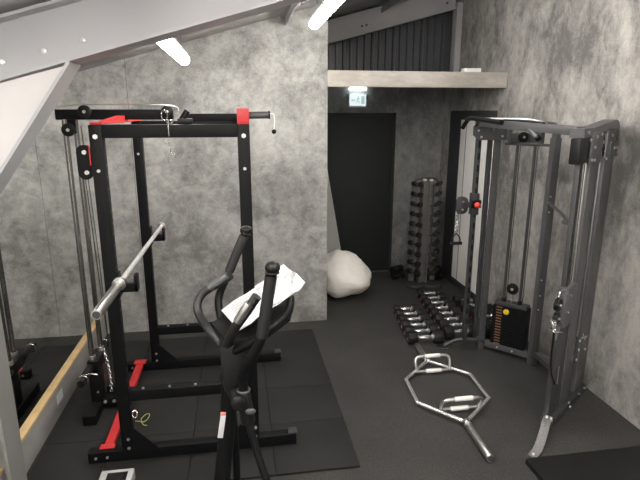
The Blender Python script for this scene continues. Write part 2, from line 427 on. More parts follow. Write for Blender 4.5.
# lamps: batten lights under the ceiling
def batten(x, ya, yb, off, label, em='tube_light'):
    z = ceil_z(x) - off
    t = thing('batten_light', label, 'light', (x, (ya + yb) / 2, z), 'batten lights under the sloping ceiling')
    MB().box((x - .035, ya, z), (x + .035, yb, z + .035), .006).build('housing', 'white', t)
    MB().tube([(x, ya + .01, z - .012), (x, yb - .01, z - .012)], .043, 16, False).build('diffuser', em, t)
    for yy in (ya + .25, yb - .25):
        MB().box((x - .012, yy - .01, z + .035), (x + .012, yy + .01, ceil_z(x) - .003)).build('bracket', 'purlin', t)
batten(-.39, 3.15, 4.42, .17, 'bright batten light hanging above the power rack')
batten(.66, 3.12, 4.48, .17, 'bright batten light beside the alcove corner')
batten(1.36, 2.90, 4.22, .14, 'bright batten light at the top edge above the alcove beam')
batten(-.39, .3, 1.6, .10, 'batten light in the near left row behind the steel rafter', 'tube_near')
batten(.66, .3, 1.6, .10, 'batten light in the near middle row behind the steel rafter', 'tube_near')
batten(1.75, .3, 1.6, .10, 'batten light in the near right row behind the steel rafter', 'tube_near')
for x_, w_ in ((-.39, 'left'), (.66, 'middle'), (1.75, 'right')):
    batten(x_, -1.8, -.5, .10, 'added fill batten light at the rear of the room in the %s row' % w_, 'tube_near')  # unseen rear row, added as fill to soften the wall falloff

# exit sign
s = thing('exit_sign', 'lit white escape sign above the black alcove door', 'sign', (1.46, 6.30, 2.2))
MB().box((1.36, 6.27, 2.30), (1.56, 6.34, 2.335), .004).build('lamp_body', 'sign_lamp', s)
MB().box((1.35, 6.315, 2.10), (1.575, 6.34, 2.26), .003).build('sign_frame', 'sign_body', s)
pn = MB().box((1.362, 6.308, 2.118), (1.563, 6.314, 2.248)).build('sign_pane', 'sign', s)
pic = MB()
yy = 6.305
pic.box((1.505, yy, 2.14), (1.545, yy + .003, 2.23)).box((1.39, yy, 2.178), (1.43, yy + .003, 2.19))
pic.prism([(1.375, yy, 2.184), (1.40, yy, 2.20), (1.40, yy, 2.168)], (0, .003, 0))
pic.sph((1.47, yy + .0015, 2.222), .009, (1, .2, 1)); pic.bar((1.468, yy + .0015, 2.212), (1.462, yy + .0015, 2.18), .003, .012)
pic.bar((1.462, yy + .0015, 2.182), (1.482, yy + .0015, 2.165), .003, .008).bar((1.482, yy + .0015, 2.165), (1.478, yy + .0015, 2.145), .003, .008)
pic.bar((1.462, yy + .0015, 2.182), (1.45, yy + .0015, 2.16), .003, .008).bar((1.45, yy + .0015, 2.16), (1.435, yy + .0015, 2.158), .003, .008)
pic.bar((1.466, yy + .0015, 2.206), (1.485, yy + .0015, 2.195), .003, .007).bar((1.466, yy + .0015, 2.206), (1.448, yy + .0015, 2.192), .003, .007)
pic.build('pictogram', 'sign_ink', s)

# ---------------------------------------------------------------- rubber tile platform (one field of butted tiles)
tm = MB()
xs = [-1.27, -.85, -.35, .15, .65]; ys = [2.57, 3.07, 3.54, 4.04, 4.57]
g = .0035
for i in range(len(xs) - 1):
    for j in range(len(ys) - 1):
        tm.box((xs[i] + g / 2, ys[j] + g / 2, 0), (xs[i + 1] - g / 2, ys[j + 1] - g / 2, .014), .0015)
tag(tm.build('rubber_floor_mat', 'tile'), 'black rubber tile mat under the power rack', 'mat')
tag(MB().box((1.635, 1.05, 0), (2.555, 2.452, .035), .006).build('exercise_mat', 'rub'), 'thick black mat on the floor at the bottom right corner', 'mat')
G = .014    # top of the mat

# ---------------------------------------------------------------- power rack
XA, XB, YN, YF = -.716, .036, 2.865, 3.995
rk = thing('power_rack', 'tall black power rack with red braces and lat pulldown tower', 'power rack', (-.34, 3.55, G))
P = .065; H = P / 2; ZT = 1.985
for (x, y) in ((XA, YN), (XB, YN), (XA, YF), (XB, YF)):
    u = MB().box((x - H, y - H, G + .07), (x + H, y + H, ZT), .006).build('upright', 'black', rk)
    b1 = MB()
    fx = 1 if x < 0 else -1
    for k in range(24): b1.cyl((x + H * 1.0, y, .35 + k * .062), (x + H + .0012, y, .35 + k * .062), .009, 10)
    absorb(u, b1, 'gun_d')
    bb_ = MB(); bolt(bb_, (x, y - H, 1.925), r=.013); bolt(bb_, (x, y - H, 1.75), r=.009)
    bolt(bb_, (x + .01, y - H, .16), r=.010); bolt(bb_, (x + .01, y - H, .10), r=.010); bb_.build('bolt', 'bolt', u)
    fy = y - H - .004
    MB().prism([(x, fy, G + .02), (x + fx * .19, fy, G + .06), (x + fx * .06, fy, G + .20), (x - fx * .01, fy, G + .26)], (0, .004, 0)).build('gusset', 'black', rk)
for y, x1 in ((YN, .30), (YF, .295)):
    f = MB().box((-.945, y - H, G), (x1, y + H, G + .07), .005).build('foot', 'black', rk)
    MB().box((x1 - .05, y - H + .005, G + .06), (x1 + .004, y + H - .005, G + .085), .004).build('end_cap', 'gun_d', f)
    bb_ = MB(); bolt(bb_, (-.90, y - H, G + .035)); bolt(bb_, (-.835, y - H, G + .035)); bb_.build('bolt', 'bolt', f)
    MB().box((XA + H, y - .03, ZT - .068), (XB - H, y + .03, ZT), .005).build('top_beam', 'black', rk)
    lz = .405 if y < 3.4 else .315
    lb = MB().box((XA + H, y - .03, lz), (XB - H, y + .03, lz + .065), .005).build('lower_beam', 'black', rk)
    bb_ = MB()
    for bx in (-.60, -.45, -.30): bolt(bb_, (bx, y - .012, lz + .065), (0, 0, 1))
    bb_.build('bolt', 'bolt', lb)
rb = MB().box((-.868, YN + H - .02, G + .03), (-.815, YF - H + .02, G + .07), .006).box((-.885, YN + .0, G + .07), (-.80, YN + H + .01, G + .076), .002).box((-.885, YF - H - .02, G + .07), (-.795, YF + H - .01, G + .077), .002).build('floor_brace', 'red', rk); rb['label'] = 'red floor brace'
o = MB().box((XA - .03, YN + .0, ZT), (XA + .03, YF + .03, ZT + .012), .003).prism([(XA - .022, 2.95, ZT + .012), (XA - .022, YF, ZT + .012), (XA - .022, YF, ZT + .045), (XA - .022, 3.45, ZT + .04)], (.044, 0, 0)).build('top_brace', 'red', rk); o['label'] = 'red top brace'
o = MB().box((XB - .028, YN - .03, ZT), (XB + .028, YF + .03, ZT + .035), .004).box((XB - .032, YN - .037, ZT), (XB + .032, YN + .0, ZT + .082), .004).build('top_brace', 'red', rk); o['label'] = 'red top brace'
# pull-up tube and belt end on the right
MB().bar((-.33, 3.5, ZT + .028), (XB, 3.5, ZT + .028), .05, .05, .004).build('cross_tube', 'black', rk)
MB().cyl((XB, 2.9, ZT + .045), (.175, 2.9, ZT + .047), .019, 16, bev=.002).build('pull_up_stub', 'gun', rk)
MB().cyl((.175, 2.9, ZT + .047), (.182, 2.9, ZT + .047), .022, 16).build('stub_cap', 'black', rk)
cd = MB().tube([(.18, 2.9, ZT + .055), (.202, 2.9, ZT + .05), (.206, 2.9, ZT + .01), (.203, 2.9, ZT - .03)], .003, 8).build('cord', 'white', rk)
MB().sph((.203, 2.9, ZT - .042), .013).build('cord_ball', 'black', cd)
# lat tower
la = MB().bar((-1.108, 3.52, ZT + .047), (-.40, 3.52, ZT + .047), .05, .064, .004).build('lat_arm', 'black', rk)
def pulley(c, r=.045, w=.02, ax=(0, 1, 0), parent=None, mc='plastic', hub='bolt'):
    c = Vector(c); a = Vector(ax).normalized()
    p = MB()
    p.cyl(c - a * w / 2, c - a * w * .25, r, 28, bev=.002); p.cyl(c - a * w * .25, c + a * w * .25, r * .86, 28); p.cyl(c + a * w * .25, c + a * w / 2, r, 28, bev=.002)
    o = p.build('pulley', mc, parent)
    MB().cyl(c - a * (w / 2 + .008), c + a * (w / 2 + .008), r * .25, 8).build('pulley_bolt', hub, o)
    return o
pulley((-.925, 3.47, ZT + .064), .040, .02, parent=rk); pulley((-.43, 3.47, ZT + .064), .038, .02, parent=rk)
pulley((-1.025, 3.45, ZT - .045), .040, .022, parent=rk)
MB().box((-1.06, 3.485, ZT - .07), (-.99, 3.50, ZT + .02), .004).build('pulley_bracket', 'black', rk)
MB().prism([(-.788 + .038 * math.cos(a), 2.86, 1.845 + .038 * math.sin(a)) for a in [k * PI / 8 for k in range(9)]] + [(-.788 + .038 * math.cos(a), 2.86, 1.74 + .038 * math.sin(a)) for a in [PI + k * PI / 8 for k in range(9)]], (0, .03, 0)).box((-.79, 2.865, 1.75), (-.745, 2.885, 1.84)).build('pulley_housing', 'black', rk)
ph = MB(); bolt(ph, (-.785, 2.86, 1.845), r=.012); bolt(ph, (-.782, 2.86, 1.74), r=.012); ph.build('bolt', 'bolt', rk)
MB().cyl((-.752, 2.83, 1.78), (-.752, 2.83, 1.88), .003, 6).build('red_mark', 'red', rk)
for (x, y) in ((-1.045, 3.46), (-1.022, 3.60)):
    MB().cyl((x, y, .16), (x, y, ZT + .02), .0165, 16).build('guide_rod', 'rod', rk)
    MB().cyl((x, y, .36), (x, y, .42), .023, 16, bev=.002).build('rod_collar', 'steel', rk)
MB().tube([(-.955, 3.47, ZT - .02), (-.915, 3.40, 1.2), (-.93, 3.47, .52)], .003, 6, False).build('cable', 'cable', rk)
MB().tube([(-.80, 2.88, 1.74), (-.86, 3.15, 1.1), (-.93, 3.50, .2)], .003, 6, False).build('cable', 'cable', rk)
MB().tube([(-1.13, 3.49, ZT + .085), (-.93, 3.49, ZT + .108), (-.43, 3.49, ZT + .104), (-.36, 3.49, ZT + .07)], .003, 6).build('cable', 'steel', rk)
# plate-loading carriage with horns
cg = MB().box((-1.072, 3.42, .31), (-1.0, 3.64, .39), .008).build('carriage', 'black', rk)
MB().cyl((-1.052, 3.19, .35), (-1.052, 3.44, .35), .0255, 20, bev=.003).cyl((-1.052, 3.62, .35), (-1.052, 3.86, .35), .0255, 20, bev=.003).build('weight_horn', 'plastic', cg)
MB().torus((-1.052, 3.24, .35), .031, .0045, Matrix.Rotation(PI / 2, 3, 'X')).tube([(-1.052, 3.24, .381), (-1.00, 3.235, .395), (-.955, 3.235, .385)], .004, 8).build('collar_clip', 'chrome', cg)
MB().torus((-1.052, 3.80, .35), .031, .0045, Matrix.Rotation(PI / 2, 3, 'X')).build('collar_clip', 'chrome', cg)
# tower base
MB().box((-1.07, 3.42, G + .06), (-.995, 3.52, .30), .005).box((-1.085, 3.24, G), (-1.0, 3.78, G + .07), .005).box((-1.0, 3.44, G + .015), (-.89, 3.51, G + .08), .004).build('tower_base', 'black', rk)
tb = MB(); bolt(tb, (-.985, 3.44, G + .055), r=.012); bolt(tb, (-.925, 3.44, G + .055), r=.012); bolt(tb, (-1.02, 3.42, .16), r=.008); tb.build('bolt', 'bolt', rk)
lp = MB().box((-.99, 3.52, G), (-.93, 3.60, .14), .005).build('low_pulley_bracket', 'black', rk)
chm = MB(); P0, P1 = Vector((-.975, 3.50, .43)), Vector((-.955, 3.50, .12)); nlink = 15
for k in range(nlink):
    q = P0.lerp(P1, k / (nlink - 1)); q.x += .012 * math.sin(PI * k / nlink)
    chm.torus(q, .0098, .0034, Matrix.Rotation(PI / 2 * (k % 2), 3, 'Z') @ Matrix.Rotation(PI / 2, 3, 'X'), (1.0, 1.0, 1.0), 12, 6)
chm.build('chain', 'polish', rk)
# chrome snap hooks and short chain left on the top beam
sn = MB()
sn.torus((-.37, YN, ZT + .045), .026, .0045, Matrix.Rotation(PI / 2, 3, 'X'), (.6, 1, 1.5)).torus((-.345, YN, ZT + .012), .014, .004, Matrix.Rotation(.6, 3, 'X'))
for k in range(6): sn.torus((-.365 + .006 * (k % 3) + .006 * k, YN - .034, ZT - .085 - k * .016), .008, .0024, Matrix.Rotation(PI / 2 * (k % 2), 3, 'Z') @ Matrix.Rotation(PI / 2, 3, 'X'), seg=10, rs=6)
sn.tube([(-.35, YN - .034, ZT - .06), (-.35, YN - .036, ZT + .004), (-.35, YN, ZT + .014)], .0025, 6)
tag(sn.build('snap_hook', 'chrome'), 'chrome snap hook with a short chain hung over the near top beam of the rack', 'hook')
sb = MB().box((-.31, YN + .02, ZT), (-.23, YN + .07, ZT + .03), .006).cyl((-.29, YN + .04, ZT + .02), (-.255, YN + .04, ZT + .07), .016, 12).build('band_peg', 'plastic', rk)
# J hooks
for y, z in ((YN, 1.197), (YF, 1.208)):
    j = MB().box((XA + H, y - .03, z - .12), (XA + H + .108, y + .03, z - .068), .004).box((XA + H + .09, y - .03, z - .12), (XA + H + .108, y + .03, z - .025), .003).box((XA + H, y - .036, z - .15), (XA + H + .012, y + .036, z - .01), .003)
    jo = j.build('bar_catch', 'black', rk)
    MB().box((XA + H + .012, y - .028, z - .068), (XA + H + .09, y + .028, z - .062)).build('catch_liner', 'gun', jo)
# safety clip and cord on the floor near the upright
# ---------------------------------------------------------------- barbell
def lerp3(a, b_, t): return tuple(p + (q - p) * t for p, q in zip(a, b_))
BA, BB = Vector((-.670, 2.35, 1.142)), Vector((-.612, 4.62, 1.164))
bd = (BB - BA).normalized()
bar = thing('barbell', 'long chrome barbell resting in the catches of the black rack', 'barbell', (-.65, 3.5, 1.07))
MB().cyl(BA + bd * .44, BB - bd * .44, .0145, 20).build('bar_shaft', 'bar_steel', bar)
for a, sgn in ((BA, 1), (BB, -1)):
    sl = MB().cyl(a, a + bd * sgn * .42, .0255, 24, bev=.002).build('sleeve', 'steel', bar)
    MB().cyl(a + bd * sgn * .42, a + bd * sgn * .45, .036, 24, bev=.003).build('collar', 'steel', sl)
    MB().cyl(a - bd * sgn * .0015, a + bd * sgn * .002, .018, 20).build('end_cap', 'gun_d', sl)
# ---------------------------------------------------------------- yellow cord on the mat
ct = MB()
for_cord = [(-.745, 3.24, G + .006), (-.71, 3.22, G + .012), (-.66, 3.20, G + .012), (-.625, 3.23, G + .02), (-.615, 3.28, G + .03), (-.65, 3.30, G + .025), (-.69, 3.25, G + .012), (-.66, 3.17, G + .006), (-.62, 3.15, G + .005)]
ct.tube([(-.72 + (a + .70) * .7, 3.24 + (b_ - 3.24) * .7, c) for a, b_, c in for_cord], .0028, 8)
tag(ct.build('cord_loop', 'green'), 'thin yellow-green cord loop lying on the mat inside the rack', 'cord')
tag(MB().torus((-.765, 3.30, G + .02), .016, .0045, Matrix.Rotation(1.0, 3, 'X'), (1, 1.6, 1)).cyl((-.775, 3.26, G + .02), (-.77, 3.22, G + .018), .008, 10).build('carabiner', 'chrome'), 'small chrome carabiner on the mat beside the near left upright', 'carabiner')

# ---------------------------------------------------------------- small grey box by the near rack foot
bx = thing('step_counter_box', 'light grey box with a black sunken panel at the bottom left edge', 'box', (-.74, 2.66, G))
MB().box((-.825, 2.42, G), (-.645, 2.665, .085), .010).build('housing', 'box_grey', bx)
MB().box((-.785, 2.45, .083), (-.675, 2.635, .088), .002).build('sunken_panel', 'plastic', bx)
MB().box((-.765, 2.47, .088), (-.695, 2.615, .092), .002).build('pad', 'rub', bx)

# ---------------------------------------------------------------- elliptical trainer
el = thing('elliptical_trainer', 'black elliptical trainer with curved handles in the foreground', 'exercise machine', (-.05, 1.95, 0))
base = MB()
base.bar((-1.0, 1.93, .05), (.42, 2.02, .05), .08, .06, .01)
base.build('base_beam', 'black', el)
for x0, y0 in ((-.98, 1.93), (.40, 2.02)):
    st = MB().cyl((x0 + .03, y0 - .26, .035), (x0 - .03, y0 + .26, .035), .03, 16, bev=.004).build('stabilizer', 'black', el)
    for sg in (-1, 1): MB().cyl((x0 - sg * .03, y0 + sg * .24, .035), (x0 - sg * .034, y0 + sg * .28, .035), .035, 16, bev=.004).build('foot_cap', 'rub', st)
MB().tube([(-.062, 1.95, 1.17), (-.066, 1.95, 1.0), (-.092, 1.95, .72), (-.120, 1.95, .50), (-.16, 1.95, .08)], .034, 20, rads=[.030, .033, .034, .035, .036]).build('mast', 'black', el)
MB().obox((-.107, 1.9145, .79), (.022, .004, .105), 0, .001, Matrix.Rotation(.17, 3, 'Y')).build('sticker', 'paper', el)['label'] = 'white sticker on the mast'
MB().obox((-.0985, 1.9145, .848), (.022, .004, .016), 0, .001, Matrix.Rotation(.17, 3, 'Y')).build('sticker', 'pink', el)['label'] = 'pink end of the mast sticker'
# flywheel housing low at the rear, pedals with rails
MB().lathe([(.05, -.05), (.17, -.045), (.185, -.02), (.185, .02), (.17, .045), (.05, .05)], (-.78, 1.94, .22), 'Y', 36).box((-.95, 1.88, .05), (-.6, 2.0, .2), .02).build('flywheel_housing', 'plastic', el)
for sg, x0 in ((-1, -.42), (1, -.30)):
    yy = 1.95 + sg * .13
    rl = MB().tube([(-.80, yy, .26), (-.3, yy, .20), (.07 if sg < 0 else -.06, yy - sg * 0, .25)], .019, 12).build('pedal_rail', 'black', el)
    MB().obox((x0, yy, .255), (.34, .12, .03), 0, .012).box((x0 + .14, yy - .06, .26), (x0 + .17, yy + .06, .30), .006).build('pedal', 'rub', rl)
# right moving arm
MB().tube([(.102, 1.70, 1.515), (.085, 1.70, 1.42), (.061, 1.70, 1.282), (.036, 1.715, 1.215), (.004, 1.745, 1.15), (-.010, 1.785, 1.08), (-.012, 1.80, 1.01)], .018, 16).build('moving_arm', 'black', el)
MB().tube([(.098, 1.70, 1.50), (.072, 1.70, 1.34), (.060, 1.70, 1.275)], .0215, 16).build('arm_grip', 'grip', el)
MB().sph((.104, 1.70, 1.53), .027, (1, 1, .85), 20).torus((.102, 1.70, 1.512), .021, .005).build('arm_cap', 'plastic', el)
MB().torus((-.012, 1.80, 1.015), .023, .0045).build('arm_ring', 'gun', el)
MB().cyl((-.012, 1.80, 1.01), (.0, 1.79, .88), .026, 16, r2=.03, bev=.004).build('arm_socket', 'plastic', el)
MB().tube([(.0, 1.79, .90), (.022, 1.77, .80), (.05, 1.74, .70), (.069, 1.73, .62), (.075, 1.78, .40), (.07, 1.82, .25)], .015, 12).build('link_arm', 'black', el)
MB().cyl((-.085, 1.99, .98), (-.02, 1.76, .98), .028, 20, bev=.004).build('pivot_axle', 'plastic', el)
MB().sph((-.035, 1.76, .985), .026, (1, .6, 1.2), 20).build('axle_cap', 'plastic', el)
MB().sph((.012, 1.752, .95), .017, (1.2, .5, .75), 20).build('link_bolt_cap', 'gun_d', el)
# left moving arm
MB().tube([(.020, 2.20, 1.54), (-.014, 2.2, 1.464), (-.057, 2.2, 1.365), (-.095, 2.19, 1.287), (-.108, 2.17, 1.235), (-.095, 2.12, 1.16), (-.08, 2.09, 1.05), (-.075, 2.07, .95), (-.06, 2.07, .60), (-.06, 2.08, .24)], .017, 16).build('moving_arm', 'black', el)
MB().tube([(.014, 2.20, 1.525), (-.014, 2.2, 1.464), (-.055, 2.2, 1.37)], .0205, 16).build('arm_grip', 'grip', el)
MB().sph((.025, 2.20, 1.553), .025, (1.1, 1, .7), 20).torus((.020, 2.20, 1.538), .021, .004, Matrix.Rotation(.4, 3, 'Y')).build('arm_cap', 'plastic', el)
# fixed curved handles
MB().tube([(-.047, 2.12, 1.375), (-.121, 2.14, 1.326), (-.172, 2.14, 1.291), (-.194, 2.12, 1.25), (-.181, 2.08, 1.21), (-.137, 2.0, 1.175), (-.08, 1.96, 1.11)], .018, 16).build('fixed_handle', 'grip', el)
MB().tube([(.049, 1.75, 1.41), (.001, 1.76, 1.337), (-.038, 1.79, 1.269), (-.064, 1.86, 1.186), (-.076, 1.94, 1.11)], .018, 16).build('fixed_handle', 'grip', el)
MB().tube([(-.060, 2.118, 1.376), (-.10, 2.128, 1.349), (-.142, 2.13, 1.321)], .0165, 12).build('pulse_sensor', 'gun', el)
MB().tube([(.022, 1.745, 1.386), (.008, 1.747, 1.366), (-.006, 1.752, 1.343), (-.022, 1.762, 1.315)], .0175, 12).build('pulse_sensor', 'steel', el)
# console: tray-like body under the manual
def V(*a): return Vector(a)
cpts = [V(-.140, 2.08, 1.190), V(-.083, 2.11, 1.214), V(.185, 2.03, 1.306), V(.196, 1.99, 1.300), V(.172, 1.89, 1.272), V(.05, 1.815, 1.222), V(-.056, 1.86, 1.172)]
nrm = (cpts[2] - cpts[0]).cross(cpts[1] - cpts[0]).normalized()
if nrm.z < 0: nrm = -nrm
cen = sum(cpts, Vector()) / len(cpts)
cpl = [p - nrm * (p - cen).dot(nrm) for p in cpts]
MB().prism(cpl, -nrm * .035, .006).build('console', 'plastic', el)
MB().prism([cen + (p - cen) * .35 - nrm * .035 for p in cpl], V(-.05, .0, -.09)).build('console_neck', 'plastic', el)
MB().tube([cpl[2] + nrm * .002, cpl[3] + V(-.004, 0, -.0), cpl[4] + V(-.008, -.0, -.004), cpl[5] + V(0, -.0, -.006), V(-.03, 1.85, 1.16), V(-.065, 1.93, 1.10)], .017, 12).build('console_rim', 'black', el)
MB().prism([(-.085, 1.83, .99), (-.02, 1.83, .99), (.045, 1.84, 1.19), (-.10, 1.86, 1.17)], (0, .16, 0), .01).build('console_stem', 'plastic', el)
# manual in clear film lying on the console
A, B, Cc, D = V(-.094, 2.09, 1.235), V(.165, 2.13, 1.385), V(.205, 1.90, 1.372), V(-.018, 1.82, 1.252)
mn = thing('instruction_manual', 'white instruction sheets in clear film lying on the trainer console', 'manual', (.05, 2.0, 1.22))
def sheet(a, b_, c, d, nu=10, nv=7, amp=.004, th=.003, seed=0):
    t = MB(); bm = bmesh.new(); top = []
    for i in range(nu + 1):
        row = []
        for j in range(nv + 1):
            p = (a.lerp(b_, i / nu)).lerp(d.lerp(c, i / nu), j / nv)
            nn = (b_ - a).cross(d - a).normalized(); nn = nn if nn.z > 0 else -nn
            row.append(bm.verts.new(p + nn * amp * noise.noise(p * 18 + V(seed, 0, 0))))
        top.append(row)
    fs = [bm.faces.new((top[i][j], top[i + 1][j], top[i + 1][j + 1], top[i][j + 1])) for i in range(nu) for j in range(nv)]
    g_ = bmesh.ops.extrude_face_region(bm, geom=fs)
    bmesh.ops.translate(bm, vec=V(0, 0, -th), verts=[e for e in g_['geom'] if isinstance(e, bmesh.types.BMVert)])
    bmesh.ops.recalc_face_normals(bm, faces=bm.faces)
    t._merge(bm); return t
sheet(A, B, Cc, D, amp=.008, th=.004).build('paper_sheets', 'paper', mn, 60)
up = V(0, 0, .0065)
# printed grey lines
ln = MB()
for k in range(9):
    v = .14 + k * .085; a = A.lerp(D, v).lerp(B.lerp(Cc, v), .10) + up; b_ = A.lerp(D, v).lerp(B.lerp(Cc, v), .40 + .06 * (k % 3)) + up
    ln.bar(a, b_, .003, .0006, 0, (0, 0, 1))
ln.build('printed_lines', 'ink', mn)
# crinkled film ends
Bx, Cx = B + (B - A) * .07, Cc + (Cc - D) * .17
sheet(B - (B - A) * .1 + up, Bx + up * 1.5, Cx + up * 1.5, Cc - (Cc - D) * .1 + up, 14, 14, .032, .002, 4).build('film_end', 'film', mn, 20)
sheet(A + (B - A) * .55 + up * .8, B + up * .8, Cc + up * .8, D + (Cc - D) * .55 + up * .8, 12, 10, .014, .0015, 9).build('film_wrap', 'film', mn, 20)

# ---------------------------------------------------------------- functional trainer (cable machine)
ft = thing('cable_machine', 'gunmetal cable machine with weight stack and two pulley columns', 'exercise machine', (2.3, 3.55, 0))
# far column
MB().box((2.036, 3.92, 0), (2.094, 3.98, 1.985), .006).build('column_post', 'gun', ft)
MB().box((1.995, 3.94, .08), (2.018, 3.965, 1.92), .003).build('post_channel', 'gun_d', ft)
MB().cyl((2.027, 3.925, .08), (2.027, 3.925, 1.92), .006, 8).build('guide_rod', 'chrome', ft)
gt = MB().box((1.898, 3.935, .05), (1.934, 3.975, 1.93), .004).build('adjustment_rail', 'gun_d', ft)
hl = MB()
for k in range(17): hl.box((1.907, 3.9335, .25 + k * .095), (1.925, 3.9355, .30 + k * .095))
absorb(gt, hl, 'plastic')
def fp(x, z): return (x, 3.905, z)
# face plate with windows: built of strips around two openings
pl = MB()
pl.prism([fp(1.845, 1.93), fp(1.885, 1.985), fp(2.13, 1.985), fp(2.13, 1.965), fp(1.885, 1.965), fp(1.862, 1.93)], (0, .012, 0))
pl.prism([fp(1.845, 1.935), fp(1.885, 1.983), fp(1.985, 1.983), fp(1.985, 1.83), fp(1.895, 1.83), fp(1.845, 1.87)], (0, .012, 0))
pl.box((1.985, 3.905, 1.83), (2.13, 3.917, 1.90)).box((2.022, 3.905, 1.90), (2.036, 3.917, 1.97)).box((2.06, 3.905, 1.9), (2.13, 3.917, 1.97))
plo = pl.build('face_plate', 'gun', ft)
pb = MB()
for (x, z) in ((1.885, 1.905), (1.912, 1.855), (2.09, 1.86)): bolt(pb, fp(x, z), r=.009)
pb.build('bolt', 'bolt', plo)
# pulley bracket beside the face plate
pk = MB().box((2.12, 3.86, 1.805), (2.15, 3.885, 1.93), .003).box((2.12, 3.84, 1.81), (2.33, 3.85, 1.885), .002).box((2.30, 3.70, 1.81), (2.33, 3.85, 1.92), .003).build('pulley_bracket', 'gun', ft)
pulley((2.225, 3.825, 1.855), .040, .02, parent=ft)
MB().bar((2.13, 3.92, 1.80), (2.39, 3.62, 1.80), .02, .02, .002).build('tie_bar', 'gun_d', ft)
# carriage on far column
cr = MB().box((1.887, 3.92, 1.22), (1.945, 3.99, 1.40), .006).build('carriage', 'gun_d', ft)
MB().box((1.875, 3.915, 1.28), (1.962, 3.95, 1.345), .005).build('carriage_clamp', 'plastic', cr)
MB().cyl((1.908, 3.915, 1.312), (1.908, 3.89, 1.312), .008, 10).sph((1.908, 3.875, 1.312), .025).build('pop_pin', 'redk', cr)['label'] = 'red pull knob'
pw = MB(); yq = 3.915
pw.prism([(1.800 + .048 * math.cos(a), yq, 1.335 + .042 * math.sin(a)) for a in [k * PI / 8 for k in range(9)]] + [(1.800 + .048 * math.cos(a), yq, 1.275 + .042 * math.sin(a)) for a in [PI + k * PI / 8 for k in range(9)]], (0, .035, 0), .003)
pw.box((1.83, 3.92, 1.285), (1.92, 3.945, 1.33))
pwo = pw.build('swivel_pulley', 'gun_d', cr)
pb = MB(); bolt(pb, (1.802, yq, 1.337), r=.009); bolt(pb, (1.799, yq, 1.272), r=.008); pb.build('bolt', 'bolt', pwo)
# far foot and base rails
MB().tube([(1.755, 4.00, .03), (1.80, 3.992, .055), (1.86, 3.975, .085), (1.95, 3.955, .095), (2.09, 3.93, .085)], .019, 12).build('curved_foot', 'gun_d', ft)
MB().obox((1.735, 3.99, .014), (.10, .055, .016), -.2, .004).build('foot_plate', 'chrome', ft)
rl = MB().bar((2.10, 3.915, .07), (2.37, 3.62, .07), .05, .05, .004).build('base_rail', 'gun', ft)
pb = MB(); nv = Vector((-.73, -.67, 0)).normalized()
for t in (.28, .60): bolt(pb, Vector((2.10, 3.915, .07)).lerp(Vector((2.37, 3.62, .07)), t) + nv * .025, nv, r=.008)
pb.build('bolt', 'bolt', rl)
MB().bar((2.38, 3.60, .10), (2.46, 3.22, .10), .05, .05, .004).build('base_rail', 'gun', ft)
MB().bar((2.335, 3.56, .125), (2.23, 3.05, .21), .03, .03, .003).build('cross_rail', 'gun_d', ft)
# centre post bending into the top beam
MB().box((2.33, 3.57, 0), (2.39, 3.63, 1.86), .006).build('rear_post', 'gun', ft)
MB().tube([(2.36, 3.60, 1.84), (2.355, 3.595, 1.90), (2.32, 3.57, 1.935), (2.24, 3.50, 1.95), (2.04, 3.46, 1.952)], .031, 16).build('post_bend', 'gun', ft)
pb = MB()
for z in (1.42, 1.30, .75, .62, .5): bolt(pb, (2.345, 3.57, z), r=.006)
pb.build('bolt', 'bolt', ft)
MB().bar((1.905, 3.96, 1.965), (2.03, 2.86, 1.935), .06, .055, .005).build('top_beam', 'gun', ft)
MB().tube([(1.90, 4.04, 1.99), (2.0, 3.80, 1.996), (2.12, 3.55, 1.992), (2.16, 3.42, 1.96)], .012, 10).build('silver_rail', 'steel', ft)
# pull-up bar
MB().tube([(1.84, 4.10, 1.92), (1.84, 4.06, 1.955), (1.843, 3.985, 1.995), (1.85, 3.82, 1.992), (1.86, 3.50, 1.975)], .0175, 14).build('pull_up_grip', 'plastic', ft)
MB().tube([(1.97, 3.60, 1.965), (1.965, 3.50, 1.965), (1.97, 3.38, 1.955), (1.965, 3.29, 1.925), (1.965, 3.20, 1.880)], .0185, 14).build('pull_up_grip', 'gun', ft)
MB().tube([(1.965, 3.205, 1.883), (1.965, 3.19, 1.874)], .0205, 14, False).build('grip_cap', 'plastic', ft)
MB().tube([(2.00, 3.72, 1.975), (2.04, 3.42, 1.965), (2.06, 3.30, 1.96)], .020, 12).build('grip_mount', 'plastic', ft)
# weight stack
sd = Vector((.27, -.295, 0)).normalized(); sn_ = Vector((-sd.y * -1, sd.x * -1, 0))   # along, toward camera side
sn_ = Vector((-.74, -.675, 0)).normalized()
sc = Vector((2.255, 3.805, 0)); ang = math.atan2(sd.y, sd.x)
ws = bpy.data.objects.new('weight_stack', None); C.objects.link(ws); ws.parent = ft; ws.location = Vector((0, 0, .0))
npl = 14
for k in range(npl):
    z0 = .09 + k * .0255
    w = MB().obox((sc.x, sc.y, z0 + .0125), (.285, .115, .0245), ang, .003).build('weight_plate', 'black', ws)
    q = sc - sd * .085 + sn_ * .0585
    MB().obox((q.x, q.y, z0 + .0125), (.048, .0012, .010), ang).build('number_tag', 'orange', w)
zt = .09 + npl * .0255
MB().obox((sc.x, sc.y, zt + .015), (.27, .10, .028), ang, .006).build('top_plate', 'gun_d', ws)
q = sc - sd * .015 + sn_ * .058
MB().cyl(q + V(0, 0, zt - .03), q + sn_ * .03 + V(0, 0, zt - .03), .007, 10).cyl(q + sn_ * .025 + V(0, 0, zt - .03), q + sn_ * .045 + V(0, 0, zt - .03), .024, 20, bev=.006).build('selector_pin', 'yellow', ws)['label'] = 'yellow selector pin knob'
